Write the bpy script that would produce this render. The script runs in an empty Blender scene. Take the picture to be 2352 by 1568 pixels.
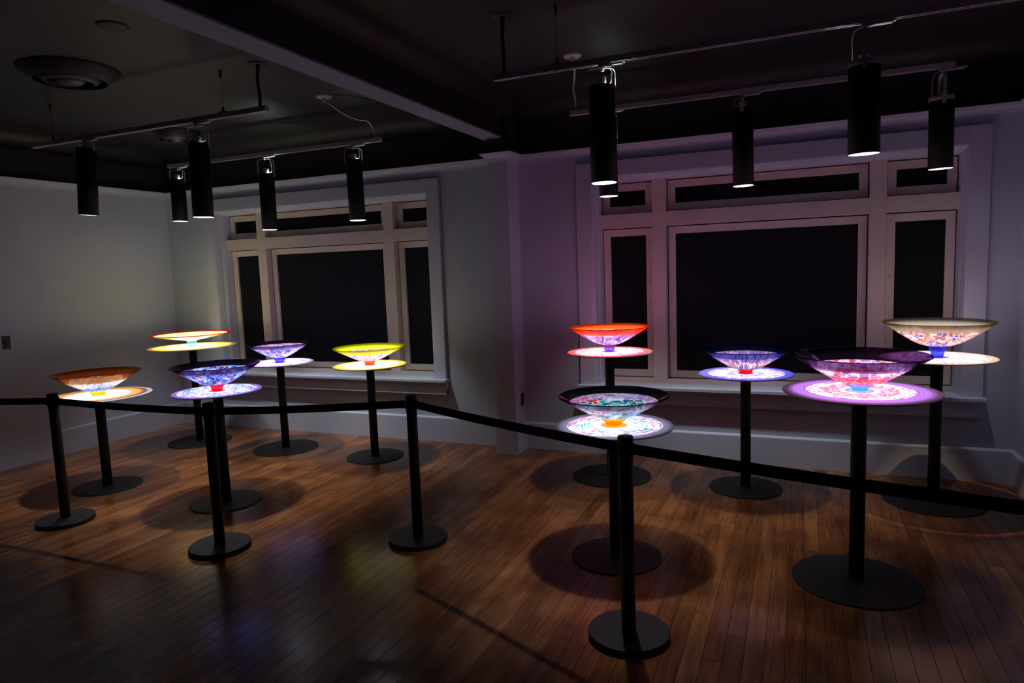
import bpy, math, random
from mathutils import Vector, Matrix
random.seed(7)
sc = bpy.context.scene
COL = sc.collection
PI = math.pi

# ------------------------------------------------------------------ camera
CAM = Vector((0.0, -5.869, 1.70))
FPX = 1556.6
YAW, PITCH, ROLL = [math.radians(a) for a in (23.107, -6.107, -2.092)]
_f = Vector((-math.sin(YAW)*math.cos(PITCH), math.cos(YAW)*math.cos(PITCH), math.sin(PITCH)))
_r = Vector((math.cos(YAW), math.sin(YAW), 0.0))
_u = _r.cross(_f)
C_R = math.cos(ROLL)*_r + math.sin(ROLL)*_u
C_U = -math.sin(ROLL)*_r + math.cos(ROLL)*_u
C_F = _f
cam_data = bpy.data.cameras.new('camera')
cam = bpy.data.objects.new('camera', cam_data)
COL.objects.link(cam)
cam_data.sensor_width = 36.0
cam_data.lens = FPX/2352.0*36.0
cam_data.clip_start = 0.05
_m = Matrix((C_R, C_U, -C_F)).transposed().to_4x4()
_m.translation = CAM
cam.matrix_world = _m
sc.camera = cam

# ------------------------------------------------------------------ world, exposure
world = bpy.data.worlds.new('world'); sc.world = world
world.use_nodes = True
world.node_tree.nodes['Background'].inputs[0].default_value = (0.5, 0.55, 0.7, 1)
world.node_tree.nodes['Background'].inputs[1].default_value = 0.002
sc.view_settings.view_transform = 'Standard'
sc.view_settings.look = 'None'
sc.view_settings.gamma = 1.0
sc.view_settings.use_curve_mapping = False
sc.view_settings.exposure = 0.32
sc.cycles.max_bounces = 8
sc.cycles.diffuse_bounces = 4
sc.cycles.glossy_bounces = 4
sc.cycles.transmission_bounces = 6
sc.cycles.transparent_max_bounces = 24
sc.cycles.caustics_reflective = False
sc.cycles.caustics_refractive = False
sc.cycles.sample_clamp_indirect = 4.0
BEAM_W = 560.0       # hot centre of every track spot
SPILL_W = 46.0       # weak wide skirt of the same lamp

# ------------------------------------------------------------------ helpers
def proj(p):
    d = Vector(p) - CAM
    c = d.dot(C_F)
    if c < 0.05: return None
    return 1176 + FPX*d.dot(C_R)/c, 784 - FPX*d.dot(C_U)/c

class MB:
    def __init__(s): s.v = []; s.f = []; s.sm = []
    def add(s, vs, fs, smooth=False):
        b = len(s.v); s.v += [tuple(x) for x in vs]
        for f in fs: s.f.append(tuple(i+b for i in f)); s.sm.append(smooth)
        return s
    def box(s, x0, x1, y0, y1, z0, z1):
        return s.add([(x0,y0,z0),(x1,y0,z0),(x1,y1,z0),(x0,y1,z0),(x0,y0,z1),(x1,y0,z1),(x1,y1,z1),(x0,y1,z1)],
                     [(0,3,2,1),(4,5,6,7),(0,1,5,4),(1,2,6,5),(2,3,7,6),(3,0,4,7)])
    def bbox(s, x0, x1, y0, y1, z0, z1, b=.003):
        """box with chamfered edges"""
        X, Y, Z = (x0, x1), (y0, y1), (z0, z1)
        vs, idx = [], {}
        for i in (0, 1):
            for j in (0, 1):
                for k in (0, 1):
                    si, sj, sk = (1-2*i), (1-2*j), (1-2*k)
                    for a in range(3):
                        p = [X[i]+si*b, Y[j]+sj*b, Z[k]+sk*b]
                        p[a] = (X[i], Y[j], Z[k])[a]
                        idx[(i, j, k, a)] = len(vs); vs.append(p)
        fs = []
        for a in range(3):
            o = [q for q in range(3) if q != a]
            for e in (0, 1):
                loop = []
                for (p, q) in ((0,0),(1,0),(1,1),(0,1)):
                    key = [0,0,0]; key[a] = e; key[o[0]] = p; key[o[1]] = q
                    loop.append(idx[(*key, a)])
                flip = (e == 0) ^ (a == 1)
                fs.append(tuple(reversed(loop)) if flip else tuple(loop))
        for a in range(3):
            o = [q for q in range(3) if q != a]
            for p in (0, 1):
                for q in (0, 1):
                    k0 = [0,0,0]; k1 = [0,0,0]; k1[a] = 1
                    k0[o[0]] = k1[o[0]] = p; k0[o[1]] = k1[o[1]] = q
                    fs.append((idx[(*k0,o[0])], idx[(*k1,o[0])], idx[(*k1,o[1])], idx[(*k0,o[1])]))
        for i in (0,1):
            for j in (0,1):
                for k in (0,1):
                    fs.append((idx[(i,j,k,0)], idx[(i,j,k,1)], idx[(i,j,k,2)]))
        return s.add(vs, fs)
    def lathe(s, prof, n=64, c=(0,0,0), smooth=True, M=None):
        """prof list of (r,z); revolve about the z axis at c; r=0 ends close"""
        vs, rows = [], []
        for r, z in prof:
            if r < 1e-6:
                rows.append([len(vs)]); vs.append((0,0,z))
            else:
                rows.append(list(range(len(vs), len(vs)+n)))
                vs += [(r*math.cos(2*PI*i/n), r*math.sin(2*PI*i/n), z) for i in range(n)]
        fs = []
        for a, b in zip(rows, rows[1:]):
            for i in range(n):
                j = (i+1) % n
                if len(a) == 1 and len(b) == 1: continue
                if len(a) == 1: fs.append((a[0], b[j], b[i]))
                elif len(b) == 1: fs.append((a[i], a[j], b[0]))
                else: fs.append((a[i], a[j], b[j], b[i]))
        if M is not None: vs = [M @ Vector(p) for p in vs]
        vs = [(p[0]+c[0], p[1]+c[1], p[2]+c[2]) for p in vs]
        return s.add(vs, fs, smooth)
    def tube(s, pts, r, n=10, cap=True, smooth=True):
        pts = [Vector(p) for p in pts]
        rad = r if isinstance(r, (list, tuple)) else [r]*len(pts)
        vs, fs = [], []
        t0 = (pts[1]-pts[0]).normalized()
        up = Vector((0,0,1)) if abs(t0.z) < .9 else Vector((1,0,0))
        x = t0.cross(up).normalized()
        for i, p in enumerate(pts):
            t = (pts[min(i+1, len(pts)-1)]-pts[max(i-1, 0)]).normalized()
            x = (x - t*x.dot(t)).normalized(); y = t.cross(x)
            for k in range(n):
                a = 2*PI*k/n
                vs.append(p + rad[i]*(math.cos(a)*x + math.sin(a)*y))
        for i in range(len(pts)-1):
            for k in range(n):
                k2 = (k+1) % n
                fs.append((i*n+k, i*n+k2, (i+1)*n+k2, (i+1)*n+k))
        s.add(vs, fs, smooth)
        if cap:
            b = len(s.v)-len(vs)
            s.f.append(tuple(b+k for k in reversed(range(n)))); s.sm.append(False)
            s.f.append(tuple(b+(len(pts)-1)*n+k for k in range(n))); s.sm.append(False)
        return s
    def sweep(s, prof, path, seg=None, closed=False):
        """extrude a profile (out,z) along a horizontal path, mitred; 'out' is to the right of travel"""
        n = len(path); P = [Vector((p[0], p[1], 0)) for p in path]
        def side(i, j):
            d = (P[j]-P[i]).normalized(); return Vector((d.y, -d.x, 0))
        offs = []
        for i in range(n):
            if closed or 0 < i < n-1:
                a = side((i-1) % n, i); b = side(i, (i+1) % n)
                m = (a+b); m = m/ (m.length_squared) * 2
                offs.append(m)
            elif i == 0: offs.append(side(0, 1))
            else: offs.append(side(n-2, n-1))
        segs = range(n if closed else n-1) if seg is None else seg
        for i in segs:
            j = (i+1) % n
            k = len(prof); vs = []
            for q in (i, j):
                for (o, z) in prof: 
                    w = P[q] + offs[q]*o; vs.append((w.x, w.y, z))
            fs = [(a, a+1, k+a+1, k+a) for a in range(k-1)]
            s.add(vs, fs)
        return s
    def mesh(s, name, mat, off=(0,0,0), fix=True):
        me = bpy.data.meshes.new(name)
        me.from_pydata([(v[0]-off[0], v[1]-off[1], v[2]-off[2]) for v in s.v], [], s.f)
        me.polygons.foreach_set('use_smooth', s.sm)
        if fix:
            import bmesh
            bm = bmesh.new(); bm.from_mesh(me); bmesh.ops.recalc_face_normals(bm, faces=bm.faces); bm.to_mesh(me); bm.free()
        if mat: me.materials.append(mat)
        me.update()
        return me

def tag(o, label=None, cat=None, group=None, kind=None):
    if label: o['label'] = label
    if cat: o['category'] = cat
    if group: o['group'] = group
    if kind: o['kind'] = kind
    return o
def thing(name, loc, label, cat, group=None, kind=None):
    o = bpy.data.objects.new(name, None); COL.objects.link(o); o.location = loc
    o.empty_display_size = .1
    return tag(o, label, cat, group, kind)
def wloc(o):
    p = Vector((0,0,0))
    while o: p += o.location; o = o.parent
    return p
def part(name, mb, mat, parent=None, label=None, kind=None, fix=True):
    off = wloc(parent) if parent else (0,0,0)
    o = bpy.data.objects.new(name, mb.mesh(name, mat, off, fix)); COL.objects.link(o)
    if parent: o.parent = parent
    if label: o['label'] = label
    if kind: o['kind'] = kind
    return o
def solo(name, mb, mat, label, cat, group=None, kind=None, loc=(0,0,0), fix=True):
    o = bpy.data.objects.new(name, mb.mesh(name, mat, loc, fix)); COL.objects.link(o); o.location = loc
    return tag(o, label, cat, group, kind)

# ------------------------------------------------------------------ materials
def newmat(name):
    m = bpy.data.materials.new(name); m.use_nodes = True
    nt = m.node_tree
    for n in list(nt.nodes): nt.nodes.remove(n)
    out = nt.nodes.new('ShaderNodeOutputMaterial')
    return m, nt, out
def N(nt, t, **kw):
    n = nt.nodes.new(t)
    for k, v in kw.items(): setattr(n, k, v)
    return n
def setv(n, name, v): n.inputs[name].default_value = v
def math_(nt, op, a, b=None, clamp=False):
    n = N(nt, 'ShaderNodeMath', operation=op); n.use_clamp = clamp
    for i, x in enumerate((a, b)):
        if x is None: continue
        if isinstance(x, (int, float)): n.inputs[i].default_value = x
        else: nt.links.new(x, n.inputs[i])
    return n.outputs[0]
def mixc(nt, fac, a, b, blend='MIX'):
    n = N(nt, 'ShaderNodeMix', data_type='RGBA', blend_type=blend)
    for i, x in ((0, fac), (6, a), (7, b)):
        if isinstance(x, (int, float)): n.inputs[i].default_value = x
        elif isinstance(x, (tuple, list)): n.inputs[i].default_value = (*x[:3], 1)
        else: nt.links.new(x, n.inputs[i])
    return n.outputs[2]
def ramp(nt, fac, stops, interp='LINEAR'):
    n = N(nt, 'ShaderNodeValToRGB'); e = n.color_ramp; e.interpolation = interp
    while len(e.elements) > 1: e.elements.remove(e.elements[-1])
    e.elements[0].position = stops[0][0]; e.elements[0].color = (*stops[0][1], 1)
    for p, c in stops[1:]:
        q = e.elements.new(p); q.color = (*c, 1)
    nt.links.new(fac, n.inputs[0])
    return n.outputs[0]

def paint(name, col, rough=.6, spec=.3, bump=.02, scale=60, var=.05, metal=0.0):
    m, nt, out = newmat(name)
    b = N(nt, 'ShaderNodeBsdfPrincipled')
    tc = N(nt, 'ShaderNodeTexCoord')
    nz = N(nt, 'ShaderNodeTexNoise'); setv(nz, 'Scale', scale); setv(nz, 'Detail', 4)
    nt.links.new(tc.outputs['Object'], nz.inputs['Vector'])
    nz2 = N(nt, 'ShaderNodeTexNoise'); setv(nz2, 'Scale', 1.7); setv(nz2, 'Detail', 3)
    nt.links.new(tc.outputs['Object'], nz2.inputs['Vector'])
    c = mixc(nt, nz2.outputs['Fac'], tuple(x*(1-var) for x in col), tuple(min(1, x*(1+var)) for x in col))
    nt.links.new(c, b.inputs['Base Color'])
    setv(b, 'Roughness', rough); setv(b, 'Specular IOR Level', spec); setv(b, 'Metallic', metal)
    if bump:
        bp = N(nt, 'ShaderNodeBump'); setv(bp, 'Strength', bump); setv(bp, 'Distance', .01)
        nt.links.new(nz.outputs['Fac'], bp.inputs['Height']); nt.links.new(bp.outputs[0], b.inputs['Normal'])
    nt.links.new(b.outputs[0], out.inputs[0])
    return m

M_WALL = paint('wall_paint', (.60, .68, .84), .62, .3, .05, 90)
M_CASE = paint('casing_paint', (.62, .68, .83), .5, .35, .02, 40)
M_TRIMW = paint('frame_cream_paint', (.76, .68, .63), .5, .35, .02, 40)
M_BLACKP = paint('black_ceiling_paint', (.022, .021, .021), .52, .4, .06, 70, .15)
M_BEAM = paint('beam_soffit_paint', (.30, .33, .43), .6, .3, .04, 60)
M_SHADE = paint('blackout_cloth', (.010, .010, .014), .85, .15, .05, 300, .15)
M_BLACKM = paint('black_powder_coat', (.012, .012, .013), .5, .4, .04, 300, .1)
M_BASEPL = paint('black_plate', (.012, .012, .014), .55, .35, .04, 300, .1)
M_TUBE = paint('black_lamp_tube', (.006, .006, .007), .6, .3, .04, 200, .1)
M_BELT = paint('black_belt_webbing', (.008, .008, .009), .8, .2, .1, 500, .1)
M_LINER = paint('aluminium_liner', (.72, .76, .80), .3, .5, .03, 60, .05, .2)
M_WHITEM = paint('white_enamel', (.50, .48, .50), .4, .45, .01, 60)
M_TRACK = paint('track_enamel', (.62, .58, .62), .4, .45, .01, 60)
M_SLOT = paint('track_slot', (.015, .015, .015), .6, .3, 0, 60)
M_STEEL = paint('steel', (.35, .34, .36), .35, .5, .01, 90, .1, .6)
M_VENT = paint('vent_paint', (.05, .047, .048), .45, .4, .02, 60)
M_PLATE = paint('dark_switch_plate', (.015, .015, .016), .4, .4, .0, 60)
M_DISC = paint('white_display_disc', (.86, .86, .88), .45, .4, .01, 80, .01)

def wood():
    m, nt, out = newmat('stained_strip_oak')
    b = N(nt, 'ShaderNodeBsdfPrincipled')
    tc = N(nt, 'ShaderNodeTexCoord'); oi = N(nt, 'ShaderNodeObjectInfo'); ge = N(nt, 'ShaderNodeNewGeometry')
    rnd = math_(nt, 'FRACT', math_(nt, 'ADD', math_(nt, 'MULTIPLY', oi.outputs['Random'], 7.31), math_(nt, 'MULTIPLY', ge.outputs['Random Per Island'], 3.77)))
    comb = N(nt, 'ShaderNodeCombineXYZ')
    nt.links.new(math_(nt, 'MULTIPLY', rnd, 37.0), comb.inputs[0]); nt.links.new(math_(nt, 'MULTIPLY', rnd, 91.0), comb.inputs[1])
    add = N(nt, 'ShaderNodeVectorMath', operation='ADD')
    nt.links.new(ge.outputs['Position'], add.inputs[0]); nt.links.new(comb.outputs[0], add.inputs[1])
    mp = N(nt, 'ShaderNodeMapping'); mp.inputs['Scale'].default_value = (16, 1.3, 1)
    nt.links.new(add.outputs[0], mp.inputs['Vector'])
    g = N(nt, 'ShaderNodeTexNoise'); setv(g, 'Scale', 1.0); setv(g, 'Detail', 7); setv(g, 'Roughness', .65); setv(g, 'Distortion', .6)
    nt.links.new(mp.outputs[0], g.inputs['Vector'])
    mp2 = N(nt, 'ShaderNodeMapping'); mp2.inputs['Scale'].default_value = (190, 5, 1)
    nt.links.new(add.outputs[0], mp2.inputs['Vector'])
    g2 = N(nt, 'ShaderNodeTexNoise'); setv(g2, 'Scale', 1.0); setv(g2, 'Detail', 3)
    nt.links.new(mp2.outputs[0], g2.inputs['Vector'])
    big = N(nt, 'ShaderNodeTexNoise'); setv(big, 'Scale', 2.6); setv(big, 'Detail', 4)
    nt.links.new(ge.outputs['Position'], big.inputs['Vector'])
    base = ramp(nt, rnd, [(0, (.20, .072, .025)), (.3, (.28, .106, .036)), (.55, (.34, .135, .047)), (.8, (.25, .090, .030)), (1, (.42, .18, .066))])
    c1 = mixc(nt, ramp(nt, g.outputs['Fac'], [(.34, (0,)*3), (.66, (1,)*3)]), (.62, .55, .50), (1.25, 1.25, 1.25))
    c2 = mixc(nt, 1.0, base, c1, 'MULTIPLY')
    c3 = mixc(nt, ramp(nt, g2.outputs['Fac'], [(.38, (0,)*3), (.55, (1,)*3)]), (.72, .66, .6), (1.06, 1.06, 1.06))
    c4 = mixc(nt, 1.0, c2, c3, 'MULTIPLY')
    c5 = mixc(nt, 1.0, c4, mixc(nt, ramp(nt, big.outputs['Fac'], [(.35, (0,)*3), (.65, (1,)*3)]), (.62, .58, .55), (1.22, 1.22, 1.22)), 'MULTIPLY')
    nt.links.new(c5, b.inputs['Base Color'])
    rr = math_(nt, 'ADD', math_(nt, 'MULTIPLY', g.outputs['Fac'], .10), .15)
    nt.links.new(rr, b.inputs['Roughness'])
    setv(b, 'Specular IOR Level', .5)
    bp = N(nt, 'ShaderNodeBump'); setv(bp, 'Strength', .06); setv(bp, 'Distance', .004)
    nt.links.new(g2.outputs['Fac'], bp.inputs['Height']); nt.links.new(bp.outputs[0], b.inputs['Normal'])
    nt.links.new(b.outputs[0], out.inputs[0])
    return m
M_WOOD = wood()

def glass_mat(name, trans, scatter, fac_scatter, rough=.03, R=.3, pattern=None):
    """coloured blown glass: tinted see-through share + cloudy (scattering) share + glossy skin.
    pattern = dict(k, m, pal=[colours], line, linew, rings=[(r0,r1,col)], warp)"""
    m, nt, out = newmat(name)
    def sq(c): return tuple(max(x, 0)**.5 for x in c)
    tr = N(nt, 'ShaderNodeBsdfTransparent'); di = N(nt, 'ShaderNodeBsdfDiffuse'); tl = N(nt, 'ShaderNodeBsdfTranslucent')
    setv(di, 'Color', (*scatter, 1)); setv(tl, 'Color', (*scatter, 1)); setv(tr, 'Color', (*sq(trans), 1))
    scat = N(nt, 'ShaderNodeMixShader'); scat.inputs[0].default_value = .5
    nt.links.new(di.outputs[0], scat.inputs[1]); nt.links.new(tl.outputs[0], scat.inputs[2])
    mx = N(nt, 'ShaderNodeMixShader'); mx.inputs[0].default_value = fac_scatter
    nt.links.new(tr.outputs[0], mx.inputs[1]); nt.links.new(scat.outputs[0], mx.inputs[2])
    tc = N(nt, 'ShaderNodeTexCoord'); sep = N(nt, 'ShaderNodeSeparateXYZ')
    nt.links.new(tc.outputs['Object'], sep.inputs[0])
    flat = N(nt, 'ShaderNodeCombineXYZ'); nt.links.new(sep.outputs[0], flat.inputs[0]); nt.links.new(sep.outputs[1], flat.inputs[1])
    ln = N(nt, 'ShaderNodeVectorMath', operation='LENGTH'); nt.links.new(flat.outputs[0], ln.inputs[0])
    r = ln.outputs['Value']
    if pattern:
        p = pattern
        nm = N(nt, 'ShaderNodeVectorMath', operation='NORMALIZE'); nt.links.new(flat.outputs[0], nm.inputs[0])
        scl = N(nt, 'ShaderNodeVectorMath', operation='SCALE'); nt.links.new(nm.outputs[0], scl.inputs[0]); scl.inputs['Scale'].default_value = p['k']
        cz = N(nt, 'ShaderNodeCombineXYZ'); nt.links.new(math_(nt, 'MULTIPLY', r, p['m']), cz.inputs[2])
        ad = N(nt, 'ShaderNodeVectorMath', operation='ADD'); nt.links.new(scl.outputs[0], ad.inputs[0]); nt.links.new(cz.outputs[0], ad.inputs[1])
        nz = N(nt, 'ShaderNodeTexNoise'); setv(nz, 'Scale', 1.3); setv(nz, 'Detail', 2); nt.links.new(ad.outputs[0], nz.inputs['Vector'])
        ms = N(nt, 'ShaderNodeVectorMath', operation='MULTIPLY_ADD'); nt.links.new(nz.outputs['Color'], ms.inputs[0])
        ms.inputs[1].default_value = (p.get('warp', .5),)*3; nt.links.new(ad.outputs[0], ms.inputs[2])
        vo = N(nt, 'ShaderNodeTexVoronoi', feature='F1'); setv(vo, 'Scale', 1.0); nt.links.new(ms.outputs[0], vo.inputs['Vector'])
        ve = N(nt, 'ShaderNodeTexVoronoi', feature='DISTANCE_TO_EDGE'); setv(ve, 'Scale', 1.0); nt.links.new(ms.outputs[0], ve.inputs['Vector'])
        sp = N(nt, 'ShaderNodeSeparateColor'); nt.links.new(vo.outputs['Color'], sp.inputs[0])
        pal = p['pal']; n = len(pal)
        cell = ramp(nt, sp.outputs[0], [(i/n, tuple(v**p.get('gam', 1.9) for v in c)) for i, c in enumerate(pal)], 'CONSTANT')
        lw = p.get('linew', .12)
        line = ramp(nt, ve.outputs['Distance'], [(lw*.35, (1,)*3), (lw, (0,)*3)])  # bright cell edges imitate caustic lines, put into the glass colour
        line = math_(nt, 'MULTIPLY', line, p.get('line', .9))
        # some cells are clear, too
        clear = ramp(nt, sp.outputs[1], [(0, (0,)*3), (p.get('clear', .75), (p.get('clearv', .8),)*3)], 'CONSTANT')
        bright = math_(nt, 'MAXIMUM', line, math_(nt, 'MULTIPLY', clear, .8))
        col = cell
        for (r0, r1, c, f) in p.get('rings', []):  # innermost foot-coloured and white rings imitate light the foot refracts onto the disc
            w = .006
            up = N(nt, 'ShaderNodeMapRange', interpolation_type='SMOOTHSTEP'); nt.links.new(r, up.inputs[0]); up.inputs[1].default_value = r0-w; up.inputs[2].default_value = r0+w
            dn = N(nt, 'ShaderNodeMapRange', interpolation_type='SMOOTHSTEP'); nt.links.new(r, dn.inputs[0]); dn.inputs[1].default_value = r1+w; dn.inputs[2].default_value = r1-w
            band = math_(nt, 'MULTIPLY', math_(nt, 'MULTIPLY', up.outputs[0], dn.outputs[0]), f)
            col = mixc(nt, band, col, c)
            bright = math_(nt, 'MULTIPLY', bright, math_(nt, 'SUBTRACT', 1.0, math_(nt, 'MULTIPLY', band, .7)))
        lc = p.get('linec', (1, 1, 1))  # caustic line tint, chosen for the colour it bounces onto the walls
        col = mixc(nt, bright, col, lc)
        dens = math_(nt, 'ADD', p.get('dens', .22), math_(nt, 'MULTIPLY', bright, 1.0-p.get('dens', .22)))
        tcol = mixc(nt, 1.0, col, dens, 'MULTIPLY')
        sqc = N(nt, 'ShaderNodeGamma'); nt.links.new(tcol, sqc.inputs[0]); sqc.inputs[1].default_value = .5
        nt.links.new(sqc.outputs[0], tr.inputs[0])
        nt.links.new(col, di.inputs[0]); nt.links.new(col, tl.inputs[0])
        # caustic-like edges and clear cells scatter slightly more than the coloured cells
        fs = math_(nt, 'ADD', fac_scatter, math_(nt, 'MULTIPLY', bright, .05))
        nt.links.new(fs, mx.inputs[0])
    else:
        # fine concentric draw lines of the blown rim
        wv = N(nt, 'ShaderNodeTexNoise', noise_dimensions='1D'); nt.links.new(r, wv.inputs['W']); setv(wv, 'Scale', 70.0); setv(wv, 'Detail', 3)
        c = mixc(nt, ramp(nt, wv.outputs['Fac'], [(.3, (0,)*3), (.7, (1,)*3)]), tuple(x*.72 for x in sq(trans)), tuple(min(1, x*1.15) for x in sq(trans)))
        nt.links.new(c, tr.inputs[0])
    gl = N(nt, 'ShaderNodeBsdfGlossy'); setv(gl, 'Roughness', rough); setv(gl, 'Color', (.9, .9, .9, 1))
    fr = N(nt, 'ShaderNodeFresnel'); fr.inputs[0].default_value = 1.38
    top = N(nt, 'ShaderNodeMixShader'); nt.links.new(math_(nt, 'MULTIPLY', fr.outputs[0], .28), top.inputs[0])
    nt.links.new(mx.outputs[0], top.inputs[1]); nt.links.new(gl.outputs[0], top.inputs[2])
    nt.links.new(top.outputs[0], out.inputs[0])
    return m

# ------------------------------------------------------------------ room dimensions
XL, XR, YF = -6.851, 1.447, -8.2
ZC = 3.16
RAIL0, RAIL1 = 2.655, 2.722
BASE_H = .2535
PX0, PX1, PY = -2.565, -2.385, -.25      # pilaster
WIN = [(-6.27, 'left'), (-1.823, 'right')]
WW = 3.063                                # casing width
CZ0, CZ1 = .642, 2.593
OPX0, OPX1 = .168, 2.911                  # opening inside casing (offset from the casing's left edge)
OPZ0, OPZ1 = .642, 2.435

# ---- floor: slab + planks
slab = MB().box(XL-.2, XR+.2, YF-.2, .35, -.12, -.022)
floor = solo('floor', slab, paint('subfloor', (.02, .012, .008), .8, .2, 0), 'dark stained strip wood floor of the gallery room', 'floor', kind='structure')
PW = .083; GAP = .0006
LENS = [1.25, 1.65, 2.05, 2.45, 2.85]
pl_mesh = {}
def plank_mb(L):
    w = PW/2-GAP; b = .0009; l = L/2-GAP
    mb = MB()
    mb.add([(-w,-l,-.02),(w,-l,-.02),(w,l,-.02),(-w,l,-.02), (-w,-l,-b),(w,-l,-b),(w,l,-b),(-w,l,-b), (-w+b,-l+b,0),(w-b,-l+b,0),(w-b,l-b,0),(-w+b,l-b,0)],
           [(0,3,2,1),(0,1,5,4),(1,2,6,5),(2,3,7,6),(3,0,4,7),(4,5,9,8),(5,6,10,9),(6,7,11,10),(7,4,8,11),(8,9,10,11)])
    return mb
planks = []
ncol = int((XR-XL)/PW)+1
for i in range(ncol):
    x = XL + PW*(i+.5)
    y = -random.random()*2.2 + .4
    first = True
    y = 0.02 + random.random()*1.9
    while y > YF:
        L = random.choice(LENS)
        planks.append([x, y-L/2, L]); y -= L
def inframe(p):
    n = 0; pts = []
    for t in [k/24 for k in range(25)]:
        q = (p[0], p[1]+p[2]*(t-.5), 0)
        if q[1] > 0: continue
        u = proj(q)
        if u and -10 < u[0] < 2362 and -10 < u[1] < 1578: pts.append(u)
    if len(pts) < 2: return 0
    d = math.hypot(pts[0][0]-pts[-1][0], pts[0][1]-pts[-1][1])
    dep = (Vector((p[0], p[1], 0))-CAM).dot(C_F)
    return d*FPX*PW/max(dep, .5)
scored = sorted(((inframe(p), k) for k, p in enumerate(planks)), reverse=True)
single = {k for s_, k in scored[:298] if s_ > 0}
rest = MB()
for k, (x, yc, L) in enumerate(planks):
    if k in single:
        if L not in pl_mesh: pl_mesh[L] = plank_mb(L).mesh('plank', M_WOOD)
        o = bpy.data.objects.new('plank', pl_mesh[L]); COL.objects.link(o); o.parent = floor; o.location = (x, yc, 0)
    else:
        mb = plank_mb(L); rest.add([(v[0]+x, v[1]+yc, v[2]) for v in mb.v], mb.f)
part('plank_field', rest, M_WOOD, floor, kind='stuff')

# ---- walls
def wall_back():
    mb = MB(); y0, y1 = 0, .34
    xs = [XL-.25]
    for (wx, _) in WIN: xs += [wx+.15, wx+WW-.135]
    xs.append(XR+.25)
    for i in range(0, len(xs), 2): mb.box(xs[i], xs[i+1], y0, y1, -.12, ZC+.2)
    for i in range(1, len(xs)-1, 2):
        mb.box(xs[i], xs[i+1], y0, y1, -.12, .60)
        mb.box(xs[i], xs[i+1], y0, y1, 2.455, ZC+.2)
        mb.box(xs[i], xs[i+1], y1-.06, y1, .60, 2.455)
    return mb
solo('wall_back', wall_back(), M_WALL, 'pale grey window wall of the dim gallery', 'wall', kind='structure')
solo('wall_left', MB().box(XL-.25, XL, YF, 0, -.12, ZC+.2), M_WALL, 'plain pale grey side wall with a dark switch plate', 'wall', kind='structure')
solo('wall_right', MB().box(XR, XR+.25, YF, 0, -.12, ZC+.2), M_WALL, 'grey wall meeting the window wall beyond the cream bowl', 'wall', kind='structure')
solo('wall_front', MB().box(XL-.25, XR+.25, YF-.25, YF, -.12, ZC+.2), M_WALL, 'plain grey wall closing the room opposite the windows', 'wall', kind='structure')
solo('ceiling', MB().box(XL-.25, XR+.25, YF-.25, .34, ZC, ZC+.2), M_BLACKP, 'black painted gallery ceiling', 'ceiling', kind='structure')

PATH = [(XL, YF), (XL, 0), (PX0, 0), (PX0, PY), (PX1, PY), (PX1, 0), (XR, 0), (XR, YF)]
# pilaster
pil = MB().box(PX0, PX1, PY, .01, 0, 2.85)
solo('trim_1', pil, M_WALL, 'square grey pilaster between the two windows', 'pilaster', kind='structure')
# picture rail
rail = [(.0, RAIL0-.004), (.012, RAIL0-.004), (.012, RAIL0+.006), (.017, RAIL0+.009), (.017, RAIL0+.014), (.022, RAIL0+.018), (.026, RAIL0+.028), (.034, RAIL0+.038), (.046, RAIL0+.044), (.046, RAIL0+.049), (.055, RAIL0+.053), (.060, RAIL0+.062), (.060, RAIL1), (0, RAIL1)]
solo('trim_2', MB().sweep(rail, PATH), M_CASE, 'moulded grey picture rail running round the walls', 'moulding', kind='structure')
# black frieze above the rail
fz = [(.006, RAIL1-.001), (.006, 3.02), (0, 3.02)]
solo('trim_3', MB().sweep(fz, PATH), M_BLACKP, 'black painted band of wall above the picture rail', 'frieze', kind='structure')
# baseboards
bs = [(0, BASE_H), (.006, BASE_H), (.018, BASE_H-.012), (.020, BASE_H-.02), (.022, 0.0)]
solo('baseboard_left', MB().sweep(bs, PATH, [0]), M_CASE, 'tall grey baseboard along the plain side wall', 'baseboard', kind='structure')
solo('baseboard_back', MB().sweep(bs, PATH, [1, 2, 3, 4, 5]), M_CASE, 'tall grey baseboard under the windows and round the pilaster', 'baseboard', kind='structure')
solo('baseboard_right', MB().sweep(bs, PATH, [6]), M_CASE, 'tall grey baseboard turning the corner past the cream bowl', 'baseboard', kind='structure')
# beam and coves
BX0, BX1, BZ = -2.61, -2.43, 2.85
beam = solo('trim_4', MB().box(BX0, BX1, YF, 0, BZ+.012, ZC), M_BLACKP, 'black ceiling beam with a grey underside resting on the pilaster', 'beam', kind='structure')
part('soffit_board', MB().box(BX0-.001, BX1+.001, YF, -.0, BZ, BZ+.012), M_BEAM, beam)
def cove(x0, x1):
    r = .15; prof = [(r*(1-math.cos(a)), ZC-r*(1-math.sin(a))) for a in [PI/2*k/10 for k in range(11)]]
    prof = [(.006 if o < .006 else o, z) for o, z in prof]
    mb = MB().sweep(prof, [(x0, YF), (x0, 0), (x1, 0), (x1, YF)])
    mb.sm = [True]*len(mb.f); return mb
solo('trim_5', cove(XL, BX0), M_BLACKP, 'black plaster cove of the ceiling bay by the plain side wall', 'cove', kind='structure')
solo('trim_6', cove(BX1, XR), M_BLACKP, 'black plaster cove of the ceiling bay over the purple bowl', 'cove', kind='structure')

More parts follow.
